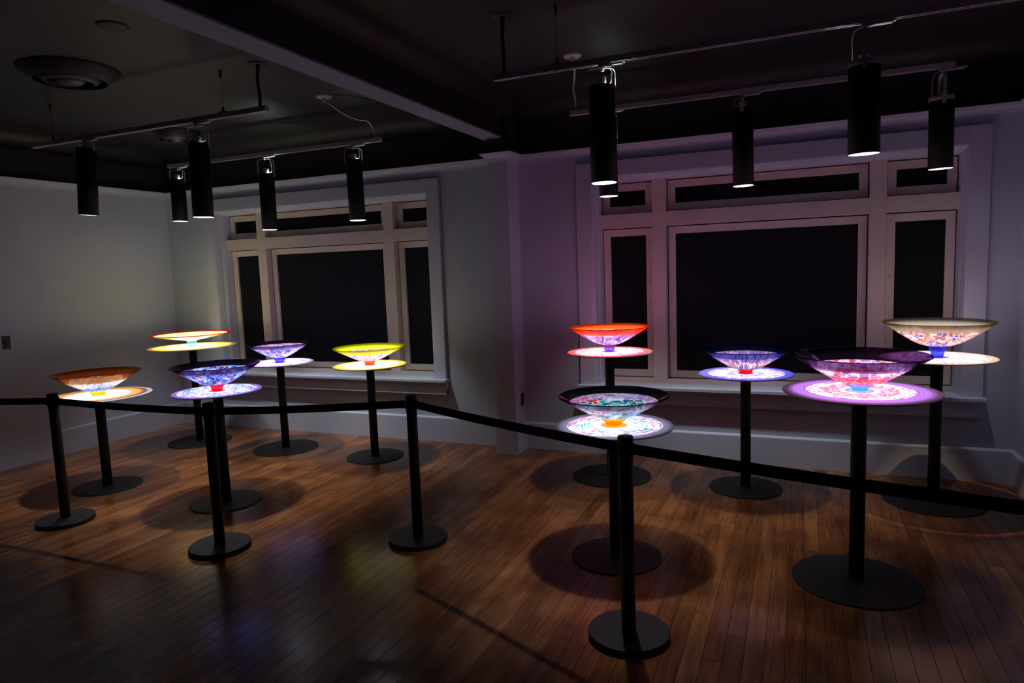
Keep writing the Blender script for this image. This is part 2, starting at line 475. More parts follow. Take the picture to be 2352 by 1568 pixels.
# ---- windows
def window(n, wx, label):
    w = thing('window_%d' % n, (wx, 0, CZ0), label, 'window', kind='structure')
    X = lambda a: wx+a
    yc = -.040
    part('casing_board', MB().bbox(X(0), X(.132), yc, 0, CZ0, CZ1, .002), M_CASE, w)
    part('casing_board', MB().bbox(X(WW-.132), X(WW), yc, 0, CZ0, CZ1, .002), M_CASE, w)
    part('casing_board', MB().bbox(X(.132), X(WW-.132), yc, 0, 2.463, CZ1, .002), M_CASE, w)
    # stepped stop moulding lining the reveal: left, head, right
    ym = .13
    steps = [(.132, yc+.004), (.138, yc+.004), (.140, yc+.012), (.146, yc+.020), (.146, .03), (.152, .036), (.152, .075), (.160, .083), (OPX0, .11), (OPX0, ym+.14)]
    jl, jr, jh = MB(), MB(), MB()
    for (a, y0), (b, y1) in zip(steps, steps[1:]):
        jl.add([(X(a), y0, CZ0), (X(b), y1, CZ0), (X(b), y1, CZ1-.13-(b-.132)), (X(a), y0, CZ1-.13-(a-.132))], [(0,1,2,3)])
        a2, b2 = WW-.132-(a-.132)*.57, WW-.132-(b-.132)*.57
        jr.add([(X(a2), y0, CZ0), (X(b2), y1, CZ0), (X(b2), y1, CZ1-.13-(b-.132)), (X(a2), y0, CZ1-.13-(a-.132))], [(3,2,1,0)])
        z0, z1 = CZ1-.13-(a-.132), CZ1-.13-(b-.132)
        jh.add([(X(a), y0, z0), (X(b), y1, z1), (X(b2), y1, z1), (X(a2), y0, z0)], [(0,1,2,3)])
    for j in (jl, jr, jh): part('stop_moulding', j, M_CASE, w, fix=False)
    zt = OPZ1
    m1a, m1b, m2a, m2b = .632, .748, 2.317, 2.433
    b0, b1 = 2.026, 2.148
    part('mullion', MB().bbox(X(m1a), X(m1b), ym, ym+.15, CZ0, zt, .0015), M_TRIMW, w)
    part('mullion', MB().bbox(X(m2a), X(m2b), ym, ym+.15, CZ0, zt, .0015), M_TRIMW, w)
    op = [(OPX0, m1a), (m1b, m2a), (m2b, OPX1)]
    for a, b in op:
        part('transom_bar', MB().bbox(X(a)-.001, X(b)+.001, ym+.001, ym+.15, b0, b1, .0015), M_TRIMW, w)
        part('bottom_rail', MB().bbox(X(a)-.001, X(b)+.001, ym+.002, ym+.15, CZ0-.02, .676, .0015), M_TRIMW, w)
    part('head_rail', MB().bbox(X(OPX0)-.01, X(OPX1)+.01, ym+.006, ym+.15, 2.424, 2.47, .001), M_TRIMW, w)
    ys = .205; g = .009
    def sash(a, b, z0, z1, latches, knobs):
        s = MB(); x0, x1 = X(a)+g, X(b)-g; zz0, zz1 = z0+g, z1-g; st, y0, y1 = .062, ys, ys+.035
        s.bbox(x0, x0+st, y0, y1, zz0, zz1, .002); s.bbox(x1-st, x1, y0, y1, zz0, zz1, .002)
        s.bbox(x0+st, x1-st, y0, y1, zz1-st, zz1, .002); s.bbox(x0+st, x1-st, y0, y1, zz0, zz0+st, .002)
        o = part('sash', s, M_TRIMW, w)
        sh = MB().box(x0+st-.004, x1-st+.004, y0+.024, y0+.03, zz0+st-.004, zz1-st+.004)
        hem = MB().box(x0+st+.002, x1-st-.002, y0+.018, y0+.024, zz1-st-.026, zz1-st-.020)
        part('blackout_shade', sh, M_SHADE, o, 'flat black blackout cloth filling the sash')
        part('shade_hem', hem, M_SHADE, o)
        for (lx, lz) in latches:
            l = MB().lathe([(0, .006), (.006, .006), (.010, .003), (.011, 0)], 16, M=Matrix.Rotation(PI/2, 4, 'X') @ Matrix.Diagonal((1, 1.7, 1, 1)), c=(lx, y0, lz))
            part('latch_plate', l, M_TRIMW, o)
        for (lx, lz) in knobs:
            l = MB().lathe([(0, .022), (.007, .021), (.009, .016), (.005, .010), (.005, 0)], 14, M=Matrix.Rotation(PI/2, 4, 'X'), c=(lx, y0, lz))
            part('knob', l, M_TRIMW, o)
    for i, (a, b) in enumerate(op):
        lx = X(b)-.035 if i == 0 else X(a)+.035
        sash(a, b, .676, b0, [(lx, 1.903), (lx, 1.36), (lx, .823)], [(lx, 1.529)])
        mid = X((a+b)/2)
        ks = [(X(b)-.04, 2.37)] if i < 2 else []
        sash(a, b, b1, 2.424, [(mid-.25 if i == 1 else mid-.09, b1+.03), (mid+.25 if i == 1 else mid+.09, b1+.03)], ks)
    # stool and apron
    part('window_stool', MB().bbox(X(-.016), X(WW+.016), -.10, ym+.01, CZ0-.030, CZ0, .004), M_CASE, w)
    part('stool_bead', MB().bbox(X(-.006), X(WW+.006), -.088, 0, CZ0-.040, CZ0-.030, .003), M_CASE, w)
    part('apron', MB().bbox(X(.0), X(WW), -.042, 0, .486, CZ0-.040, .003), M_CASE, w)
    part('apron_cap', MB().bbox(X(.0), X(WW), -.06, 0, .486, .535, .004), M_CASE, w)
    return w
window(1, WIN[0][0], 'wide shuttered window behind the yellow bowl, beside the plain side wall')
window(2, WIN[1][0], 'wide shuttered window behind the dark blue and cream bowls')

# ---- small wall fittings
sw = thing('switch_plate', (XL, -1.90, 1.185), 'small dark switch plate on the plain side wall', 'switch')
part('plate', MB().bbox(XL, XL+.008, -1.935, -1.862, 1.123, 1.248, .003), M_PLATE, sw)
part('rocker', MB().bbox(XL+.006, XL+.013, -1.913, -1.884, 1.155, 1.215, .002), M_PLATE, sw)
so = thing('socket_plate', (PX1, -.085, .485), 'small dark socket plate low on the side of the pilaster', 'socket')
part('plate', MB().bbox(PX1, PX1+.008, -.120, -.052, .425, .545, .003), M_PLATE, so)
for dz in (.455, .51): part('outlet', MB().bbox(PX1+.005, PX1+.011, -.105, -.068, dz-.016, dz+.016, .002), M_PLATE, so)

# ------------------------------------------------------------------ track lights
TR = {}
def track(key, x0, x1, y, z, label):
    t = thing('lighting_track', ((x0+x1)/2, y, z), label, 'track', 'lighting tracks under the ceiling')
    h = .017; w = .018
    mb = MB()
    mb.bbox(x0+.03, x1-.03, y-w, y+w, z+.012, z+h*2, .001)
    mb.box(x0+.03, x1-.03, y-w, y-w+.011, z, z+.013); mb.box(x0+.03, x1-.03, y+w-.011, y+w, z, z+.013)
    part('rail', mb, M_TRACK, t)
    part('slot', MB().box(x0+.03, x1-.03, y-w+.011, y+w-.011, z+.008, z+.0122), M_SLOT, t)
    for a, b in ((x0, x0+.032), (x1-.16, x1)) if key not in ('RF', 'RR') else ((x0, x0+.16), (x1-.032, x1)):
        part('end_cap', MB().bbox(a, b, y-w-.001, y+w+.001, z-.001, z+h*2+.001, .001), M_TRACK, t)
    TR[key] = (y, z, t)
    return t
track('FL', -5.865, -3.375, -2.09, 2.838, 'white lighting track over the brown and blue bowls')
track('RL', -5.985, -3.400, -.67, 2.856, 'white lighting track nearest the window behind the yellow bowl')
track('RF', -1.667, .95, -2.085, 2.803, 'white lighting track over the big purple bowl')
track('RR', -1.672, .900, -.62, 2.878, 'white lighting track nearest the window behind the dark blue bowl')

def bellows(pts, r, rings, amp):
    """corrugated flexible conduit along smooth points"""
    P = [Vector(p) for p in pts]; out = []
    n = len(P)
    def cr(t):
        i = min(int(t), n-2); f = t-i
        p0, p1, p2, p3 = P[max(i-1,0)], P[i], P[i+1], P[min(i+2,n-1)]
        return .5*((2*p1)+(-p0+p2)*f+(2*p0-5*p1+4*p2-p3)*f*f+(-p0+3*p1-3*p2+p3)*f**3)
    K = rings*4
    pp = [cr((n-1)*k/K) for k in range(K+1)]
    rr = [r*(1+amp*math.cos(2*PI*k/4)) for k in range(K+1)]
    return MB().tube(pp, rr, 10)
def feed(key, x, black, canopy, pts, label):
    y, z, _ = TR[key]
    c = thing('power_feed', (*canopy, ZC), label, 'cable')
    mat = M_BLACKM if black else M_STEEL
    part('canopy', MB().lathe([(0, -.016), (.05, -.016), (.062, -.008), (.064, 0)] if not black else [(0, -.010), (.06, -.010), (.066, 0)], 40, c=(*canopy, ZC)), M_BLACKM if black else M_WHITEM, c)
    part('connector', MB().lathe([(0, -.05), (.011, -.05), (.011, -.03), (.015, -.028), (.015, -.008), (0, -.008)], 16, c=(*canopy, ZC)), mat, c)
    part('conduit', bellows(pts, .0115 if black else .0085, 26 if black else 46, .16), mat, c)
y, z, _ = TR['FL']; zt = z+.034
feed('FL', 0, True, (-3.43, -2.09), [(-3.43, -2.09, ZC-.03), (-3.44, -2.09, 3.05), (-3.43, -2.09, 2.95), (-3.435, -2.09, zt-.002)], 'black corrugated conduit with round canopy feeding the track over the brown bowl')
y, z, _ = TR['RF']; zt = z+.034
feed('RF', 0, True, (-1.60, -2.085), [(-1.60, -2.085, ZC-.03), (-1.605, -2.085, 3.03), (-1.60, -2.085, 2.93), (-1.60, -2.085, zt-.002)], 'black corrugated conduit with round canopy feeding the track over the big purple bowl')
y, z, _ = TR['RL']; zt = z+.034
feed('RL', 0, False, (-3.60, -1.17), [(-3.60, -1.17, ZC-.04), (-3.57, -1.13, 3.10), (-3.52, -1.02, 3.04), (-3.47, -.90, 3.01), (-3.445, -.80, 3.015), (-3.45, -.71, 2.97), (-3.455, -.67, zt-.002)], 'white round canopy and bent steel cable in the bay above the yellow bowl')
y, z, _ = TR['RR']; zt = z+.034
feed('RR', 0, False, (-1.47, -1.17), [(-1.47, -1.17, ZC-.04), (-1.48, -1.10, 3.10), (-1.53, -.95, 3.06), (-1.59, -.78, 3.04), (-1.615, -.66, 2.99), (-1.62, -.62, zt-.002)], 'white round canopy and bent steel cable in the bay above the orange bowl')
def hang_wire(x, key, label):
    y, z, _ = TR[key]; zt = z+.034
    c = thing('suspension_wire', (x, y, ZC), label, 'wire')
    part('ceiling_gripper', MB().lathe([(0, -.05), (.009, -.05), (.010, -.002), (.012, 0), (0, 0)], 14, c=(x, y, ZC)), M_BLACKM, c)
    part('wire', MB().tube([(x, y, ZC-.05), (x, y, zt+.03)], .0012, 6), M_BLACKM, c)
    part('track_clamp', MB().lathe([(0, .04), (.007, .04), (.009, .012), (.012, .012), (.012, 0), (0, 0)], 14, c=(x, y, zt)).bbox(x-.035, x+.035, y-.014, y+.014, zt, zt+.008, .001), M_BLACKM, c)
hang_wire(-3.77, 'FL', 'thin black wire holding the feed end of the track over the blue bowl')
hang_wire(-5.60, 'FL', 'thin black wire holding the far end of the track over the brown bowl')
hang_wire(-1.275, 'RF', 'thin black wire holding the track over the dark turquoise bowl')

BOWLXY = {'A': (-5.368, -2.095), 'B': (-5.858, -.680), 'C': (-4.050, -2.088), 'D': (-4.722, -.660), 'E': (-3.653, -.674),
          'F': (-1.392, -.637), 'G': (-.979, -2.125), 'H': (-.363, -.640), 'I': (.286, -2.035), 'J': (.860, -.574)}
NICK = {'A': 'brown-orange', 'B': 'flat red-rimmed', 'C': 'blue mosaic', 'D': 'small violet', 'E': 'yellow', 'F': 'orange', 'G': 'dark turquoise', 'H': 'dark blue', 'I': 'big purple', 'J': 'cream'}
# mouth, top of the tube, track, yoke turn (deg), fitting
LAMP = {'A': ((-5.275, -2.09, 2.253), (-5.225, -2.09, 2.775), 'FL', 8, 'long'), 'B': ((-5.871, -.68, 2.310), (-5.862, -.68, 2.727), 'RL', 20, 'short'),
        'C': ((-4.041, -2.09, 2.159), (-4.030, -2.09, 2.686), 'FL', 18, 'long'), 'D': ((-4.726, -.66, 2.161), (-4.719, -.66, 2.688), 'RL', 22, 'long'),
        'E': ((-3.690, -.675, 2.187), (-3.698, -.675, 2.722), 'RL', 42, 'long'), 'F': ((-1.370, -.637, 2.232), (-1.373, -.637, 2.655), 'RR', 15, 'short'),
        'G': ((-1.007, -2.12, 2.156), (-1.013, -2.11, 2.677), 'RF', 22, 'long'), 'H': ((-.379, -.64, 2.232), (-.386, -.64, 2.770), 'RR', 92, 'long'),
        'I': ((.284, -2.05, 2.197), (.279, -2.06, 2.612), 'RF', 86, 'short'), 'J': ((.844, -.58, 2.250), (.838, -.59, 2.684), 'RR', 92, 'short')}
RIM = {'A': (.963, .323), 'B': (1.141, .389), 'C': (1.054, .314), 'D': (1.047, .309), 'E': (1.025, .325), 'F': (1.209, .314), 'G': (.951, .312), 'H': (1.043, .316), 'I': (1.194, .318), 'J': (1.235, .332)}
SPILL = {'A': 1.35, 'B': 1.0, 'C': 1.8, 'D': 1.6, 'E': 1.3, 'F': .75, 'G': 1.05, 'H': 1.05, 'I': .28, 'J': .30}   # how much each lamp spills past its bowl
LEAK = {'B': .25, 'C': .03, 'D': 1.0, 'E': .12, 'F': .3, 'G': .45, 'I': .35}
def lamp(key):
    mouth, top, tk, rot, size = LAMP[key]
    mouth, top = Vector(mouth), Vector(top)
    ty, tz, _ = TR[tk]
    ax = Vector((top.x, ty, tz))
    root = thing('track_spotlight', ax, '%s black tube spotlight hanging above the %s bowl' % (size, NICK[key]), 'spotlight', 'black tube spotlights')
    R = .072
    d = (top-mouth); L = d.length; d.normalize()
    q = Vector((0, 0, 1)).rotation_difference(d).to_matrix().to_4x4()
    def lt(prof, n=48): return MB().lathe(prof, n, c=tuple(mouth), M=q)
    part('tube', lt([(R-.0025, .0), (R, 0.001), (R, L), (R-.003, L), (R-.003, L-.004), (R-.0022, .002), (R-.0025, 0)]), M_TUBE, root)
    part('foil_liner', lt([(R-.0032, .0005), (R-.0032, L*.62)]), M_LINER, root, 'bright metal foil lining inside the tube')
    # bulb and holder
    hz = min(L+.030, (tz-mouth.z)-.055)
    sock = lt([(0, hz+.022), (.024, hz+.022), (.026, hz+.018), (.026, hz-.045), (.022, hz-.050), (.016, hz-.050), (.016, hz-.075), (.0, hz-.075)], 24)
    part('lamp_holder', sock, M_WHITEM, root)
    part('reflector_bulb', lt([(.016, hz-.075), (.030, hz-.095), (.036, hz-.118), (.0355, hz-.122), (0, hz-.116)], 24), M_LINER, root)
    # yoke: flat U bracket straddling the tube
    c, s_ = math.cos(math.radians(rot)), math.sin(math.radians(rot))
    ux, uy = Vector((c, s_, 0)), Vector((-s_, c, 0))
    base = mouth + d*(L-.018); o = Vector((base.x, base.y, 0))
    zc = tz-.030; rr = .03; half = R+.004
    path = [(-half, base.z-.012)]
    path += [(-half, zc-rr)] + [(-half+rr-rr*math.cos(a), zc-rr+rr*math.sin(a)) for a in [PI/2*k/6 for k in range(1, 7)]]
    path += [(half-rr+rr*math.sin(a), zc-rr+rr*math.cos(a)) for a in [PI/2*k/6 for k in range(0, 7)]] + [(half, base.z-.012)]
    yk = MB(); vs = []; fs = []
    w2 = .0105; th = .003
    for i, (a, zz) in enumerate(path):
        p = Vector(path[max(i-1, 0)]); n_ = Vector(path[min(i+1, len(path)-1)]); t = (n_-p).normalized(); nn = Vector((-t.y, t.x))
        for (e, f) in ((-w2, 0), (w2, 0), (w2, th), (-w2, th)):
            w = o + ux*(a+nn.x*f) + uy*e; vs.append((w.x, w.y, zz+nn.y*f))
    for i in range(len(path)-1):
        for k in range(4): fs.append((4*i+k, 4*i+(k+1) % 4, 4*i+4+(k+1) % 4, 4*i+4+k))
    fs += [(0, 1, 2, 3), tuple(4*(len(path)-1)+k for k in (3, 2, 1, 0))]
    yk.add(vs, fs)
    part('yoke', yk, M_WHITEM, root)
    for sg in (-1, 1):
        bo = base + ux*(sg*(half+.0035))
        part('pivot_bolt', MB().tube([bo - ux*sg*.004, bo + ux*sg*.004], .005, 10), M_STEEL, root)
    # adapter sitting in the track
    ad = MB().bbox(ax.x-.02, ax.x+.115, ty-.015, ty+.015, tz-.016, tz+.002, .002)
    ad.bbox(ax.x+.06, ax.x+.13, ty-.012, ty+.012, tz-.010, tz+.002, .002)
    ad.lathe([(.014, 0), (.014, -.018), (.010, -.020), (.010, -.036), (0, -.036)], 16, c=(base.x, ty, tz-.001))
    part('track_adapter', ad, M_WHITEM, root)
    # flex: a loop from the adapter to the holder
    hp = mouth + d*(hz+.02)
    side = ux if rot < 60 else -ux*0 + Vector((-1, 0, 0))
    pts = [Vector((ax.x+.02, ty, tz-.014)), Vector((ax.x, ty, tz-.034)) + side*.05, hp + side*.055 + Vector((0, 0, .004)), hp + side*.050 - Vector((0, 0, .03)), hp + side*.022 - Vector((0, 0, .035))]
    P = []
    for i in range(len(pts)-1):
        p0, p1, p2, p3 = pts[max(i-1,0)], pts[i], pts[i+1], pts[min(i+2,len(pts)-1)]
        for k in range(6):
            f = k/6; P.append(.5*((2*p1)+(-p0+p2)*f+(2*p0-5*p1+4*p2-p3)*f*f+(-p0+3*p1-3*p2+p3)*f**3))
    P.append(pts[-1])
    part('flex_cord', MB().tube(P, .0032, 8), M_WHITEM, root)
    if key in 'IJ':
        part('top_collar', lt([(R-.001, L-.004), (R+.0015, L-.002), (R+.0015, L+.022), (R-.004, L+.026), (R-.022, L+.026), (R-.024, L+.018)], 48), M_BEAM if key == 'I' else M_WHITEM, root)
    # the lamp's own light: hot reflector beam + weak wide skirt
    bx, by = BOWLXY[key]
    src = mouth + d*.145
    aim = (Vector((bx, by, .9)) - src).normalized()
    rot_q = (-aim).to_track_quat('Z', 'Y')
    # the reflector throws a beam about as wide as the bowl it is aimed at
    rimz, rimr = RIM[key]
    bang = 2*math.degrees(math.atan(rimr*.96/(src.z-rimz)))
    for nm, pw, ang, bl, rad in (('beam', BEAM_W, bang, .3, .004), ('spill', SPILL_W*SPILL[key], 72, .45, .03)):
        ld = bpy.data.lights.new(nm, 'SPOT'); ld.energy = pw; ld.spot_size = math.radians(ang); ld.spot_blend = bl
        ld.shadow_soft_size = rad; ld.color = (.93, .97, 1.0)
        lo = bpy.data.objects.new('lamp_'+nm, ld); COL.objects.link(lo); lo.parent = root
        lo.location = src - ax; lo.rotation_mode = 'QUATERNION'; lo.rotation_quaternion = rot_q
    if key in LEAK:
        # light leaking past the reflector bulb out of the open top of the tube
        ld = bpy.data.lights.new('leak', 'POINT'); ld.energy = 3.0*LEAK[key]; ld.shadow_soft_size = .01; ld.color = (.85, 1, .95)
        lo = bpy.data.objects.new('lamp_leak', ld); COL.objects.link(lo); lo.parent = root
        lo.location = mouth + d*(L-.03) + ux*.048 - ax
for k in LAMP: lamp(k)

# ------------------------------------------------------------------ pedestals and bowls
DISC = {'A': (.781, .398), 'B': (1.017, .428), 'C': (.867, .318), 'D': (.867, .322), 'E': (.868, .337), 'F': (1.019, .337), 'G': (.786, .337), 'H': (.872, .335), 'I': (1.018, .367), 'J': (1.003, .345)}
BASER = {'A': .262, 'B': .314, 'C': .262, 'D': .314, 'E': .262, 'F': .314, 'G': .262, 'H': .262, 'I': .314, 'J': .314}
PEDLAB = {'A': 'black pole stand with wide white disc under the brown-orange bowl', 'B': 'tall black pole stand with white disc under the flat red-rimmed bowl',
          'C': 'black pole stand with white disc under the blue mosaic bowl', 'D': 'black pole stand with white disc under the small violet bowl',
          'E': 'black pole stand with white disc under the yellow bowl', 'F': 'tall black pole stand with white disc under the orange bowl',
          'G': 'low black pole stand with white disc under the dark turquoise bowl', 'H': 'black pole stand with white disc under the dark blue bowl',
          'I': 'tall black pole stand with wide white disc under the big purple bowl', 'J': 'tall black pole stand with white disc under the cream bowl'}
def pedestal(k):
    x, y = BOWLXY[k]; z, r = DISC[k]; b = BASER[k]
    t = thing('display_pedestal', (x, y, 0), PEDLAB[k], 'pedestal', 'black pole pedestals with white discs')
    part('base_plate', MB().lathe([(0, 0), (b, 0), (b, .006), (b-.0015, .008), (0, .008)], 96, (x, y, 0), smooth=False), M_BASEPL, t)
    part('pole', MB().lathe([(0, .008), (.037, .008), (.037, z-.02), (0, z-.02)], 40, (x, y, 0)), M_BLACKM, t)
    part('weld_collar', MB().lathe([(.037, .008), (.044, .008), (.038, .014), (.037, .014)], 40, (x, y, 0)), M_BLACKM, t)
    part('mounting_flange', MB().lathe([(0, z-.02), (.09, z-.02), (.09, z-.009), (0, z-.009)], 48, (x, y, 0), smooth=False), M_BLACKM, t)
    part('display_disc', MB().lathe([(0, z-.009), (r-.002, z-.009), (r, z-.007), (r, z-.002), (r-.002, z), (0, z)], 128, (x, y, 0), smooth=False), M_DISC, t)
for k in DISC: pedestal(k)

W_ = (1, 1, 1)
BOWL = {
 'A': dict(R=.323, h=.182, ft=.062, fb=.050, fh=.030, q=.70, p=1, r0=0.27, sh=10, foot=((.85, .75, .03), .30),
   rim=((.46, .13, .005), (.11, .020, .006), .13), pat=dict(linec=(0.95, 0.96, 1), k=9, m=75, warp=.8, dens=.5, line=.95, linew=.12, clear=.55, clearv=.9,
   pal=[(.9, .85, .8), (.85, .5, .2), (.7, .7, .85), (.45, .5, .8), (.95, .9, .7), (.8, .55, .5)], rings=[(.068, .145, (.01, .20, .85), .8), (-1, .062, (.8, .7, .03), 1.0)]),
   label='brown-orange rimmed glass bowl with white mosaic body and yellow foot'),
 'B': dict(R=.389, h=.124, ft=.052, fb=.036, fh=.050, q=.60, p=1, r0=0.12, sh=8, foot=((.35, .75, .85), .2),
   rim=((.75, .46, .035), (.85, .74, .26), .42), edge=((.7, .03, .02), (.62, .015, .02), .7), pat=dict(linec=(0.95, 1, 0.88), k=.6, m=28, dens=.5, warp=.3, line=.8, linew=.3, clear=.3, clearv=1.0,
   pal=[(.75, .95, 1.0), (.95, 1, 1), (.45, .8, .9), (1, 1, .95)], rings=[(.07, .12, (.20, .62, .8), .8), (.2, .25, (1, .95, .75), .6), (-1, .04, (.25, .6, .7), .9)]),
   label='flat shallow glass bowl with a red edge and yellow rim'),
 'C': dict(milk=.16, R=.314, h=.187, ft=.052, fb=.038, fh=.042, q=.80, p=1.02, r0=0.3, sh=10, foot=((.95, .02, .08), .25),
   rim=((.060, .022, .11), (.006, .010, .011), .06), pat=dict(linec=(0.70, 0.80, 1), gam=2.3, k=6.5, m=52, warp=1.1, line=.85, linew=.065, clear=.84, clearv=.9,
   pal=[(.05, .20, .85), (.10, .40, .95), (.35, .5, .95), (.5, .12, .62), (.9, .5, .62), (.06, .14, .65), (.55, .68, 1)], rings=[(-1, .062, (.95, .02, .07), 1.0), (.066, .082, (1, .95, 1), .8)]),
   label='blue mosaic glass bowl with dark rim and red foot'),
 'D': dict(R=.309, h=.180, ft=.058, fb=.042, fh=.040, q=.84, p=1, r0=0.26, sh=9, foot=((.16, .10, .9), .25),
   rim=((.085, .035, .13), (.005, .006, .008), .05), pat=dict(linec=(0.85, 0.8, 1), k=4.5, m=30, warp=.8, line=.9, linew=.12, clear=.72, clearv=.9,
   pal=[(.35, .5, .95), (.75, .6, .95), (.62, .35, .85), (.9, .6, .7), (.15, .3, .95), (.85, .8, 1)], rings=[(.20, .222, (.06, .12, .8), .65), (.235, .27, (.62, .22, .5), .7), (-1, .058, (.2, .14, .9), .8)]),
   label='small violet glass bowl with dark rim and blue-violet foot'),
 'E': dict(R=.325, h=.157, ft=.052, fb=.042, fh=.030, q=.74, p=1, r0=0.27, sh=10, foot=((1.0, .16, .02), .35),
   rim=((.60, .34, .008), (.55, .66, .01), .36), pat=dict(linec=(1, 0.95, 0.85), k=10, m=70, warp=.8, line=.9, linew=.11, clear=.72, clearv=.9,
   pal=[(.9, .5, .7), (.95, .8, .85), (.62, .5, .85), (.95, .65, .55), (.8, .85, .95)], rings=[(.075, .100, (.04, .62, .75), .75), (-1, .060, (1.0, .14, .02), 1.0), (.060, .072, (1, 1, 1), .8)]),
   label='bright yellow rimmed glass bowl with pink mosaic body and orange foot'),
 'F': dict(R=.314, h=.190, ft=.058, fb=.038, fh=.050, q=.77, p=1.05, r0=0.28, sh=9, foot=((.34, .12, .6), .2),
   rim=((.55, .060, .014), (1.0, .085, .010), .42), pat=dict(linec=(1, 0.8, 0.97), k=4, m=38, warp=1.1, line=.95, linew=.10, clear=.80, clearv=.9,
   pal=[(.1, .22, .9), (.85, .8, .9), (.8, .2, .7), (.35, .5, .95), (.95, .5, .4), (.9, .3, .65)], rings=[(.19, .235, (.9, .2, .5), .45), (-1, .048, (.4, .15, .6), .9), (.052, .075, (1, 1, 1), .85)]),
   label='orange rimmed glass bowl with blue and pink body and purple foot'),
 'G': dict(R=.312, h=.165, ft=.070, fb=.044, fh=.034, q=.80, p=1, r0=0.28, sh=9, foot=((1.0, .46, .0), .35),
   rim=((.035, .033, .048), (.008, .012, .013), .06), pat=dict(linec=(0.82, 0.86, 1), k=2.6, m=55, warp=1.2, line=.95, linew=.095, clear=.80, clearv=.9,
   pal=[(.12, .68, .70), (.08, .40, .48), (.35, .88, .88), (.92, .18, .08), (.12, .45, .85), (.06, .2, .26), (.4, .75, .85)], rings=[(.205, .262, (.80, .28, .72), .6), (-1, .078, (1.0, .42, .0), 1.0), (.085, .110, (1, 1, 1), .9)]),
   label='dark rimmed turquoise glass bowl with orange foot and red dashes inside'),
 'H': dict(R=.316, h=.171, ft=.058, fb=.046, fh=.028, q=.78, p=0.98, r0=0.31, sh=13, foot=((.85, .01, .06), .3),
   rim=((.012, .022, .36), (.004, .009, .020), .07), pat=dict(linec=(0.95, 0.78, 1), k=8, m=9, warp=.35, line=1.0, linew=.10, clear=.97, clearv=.8,
   pal=[(.95, .55, .46), (.88, .5, .55), (.92, .7, .62), (.66, .4, .62), (.95, .62, .52)], rings=[(.078, .125, (.01, .38, .72), .85), (.20, .25, (.12, .12, .8), .6), (-1, .058, (.9, .01, .06), 1.0), (.060, .070, (1, 1, 1), .85)]),
   label='dark blue rimmed glass bowl with pink ribbed body and crimson foot'),
 'I': dict(milk=.18, R=.318, h=.176, ft=.066, fb=.036, fh=.030, q=.72, p=1.02, r0=0.3, sh=10, foot=((.28, .52, .98), .3),
   rim=((.095, .034, .155), (.014, .008, .018), .06), pat=dict(linec=(1, 0.74, 1), k=5, m=40, warp=.6, line=1.0, linew=.12, clear=.80, clearv=.9,
   pal=[(.75, .4, .85), (.85, .6, .82), (.55, .35, .75), (.9, .68, .85), (.92, .4, .35)], rings=[(.088, .172, (1.0, .07, .015), .85), (-1, .070, (.30, .52, 1.0), 1.0), (.074, .086, (1, 1, 1), .8)]),
   label='big purple rimmed glass bowl with red mosaic body and pale blue foot'),
 'J': dict(R=.332, h=.232, ft=.056, fb=.036, fh=.068, q=.78, p=1, r0=0.34, sh=6, foot=((.08, .12, .9), .25),
   rim=((.50, .34, .19), (.20, .175, .135), .45), pat=dict(linec=(1, 0.82, 0.86), k=7, m=60, warp=.9, line=.9, linew=.10, clear=.80, clearv=.9,
   pal=[(.85, .45, .35), (.95, .7, .6), (.65, .35, .45), (.15, .18, .7), (.92, .62, .35), (.95, .8, .7), (.88, .55, .6)], rings=[(-1, .066, (.04, .07, .9), 1.0)]),
   label='cream rimmed glass bowl with speckled pink body and cobalt blue foot'),
}
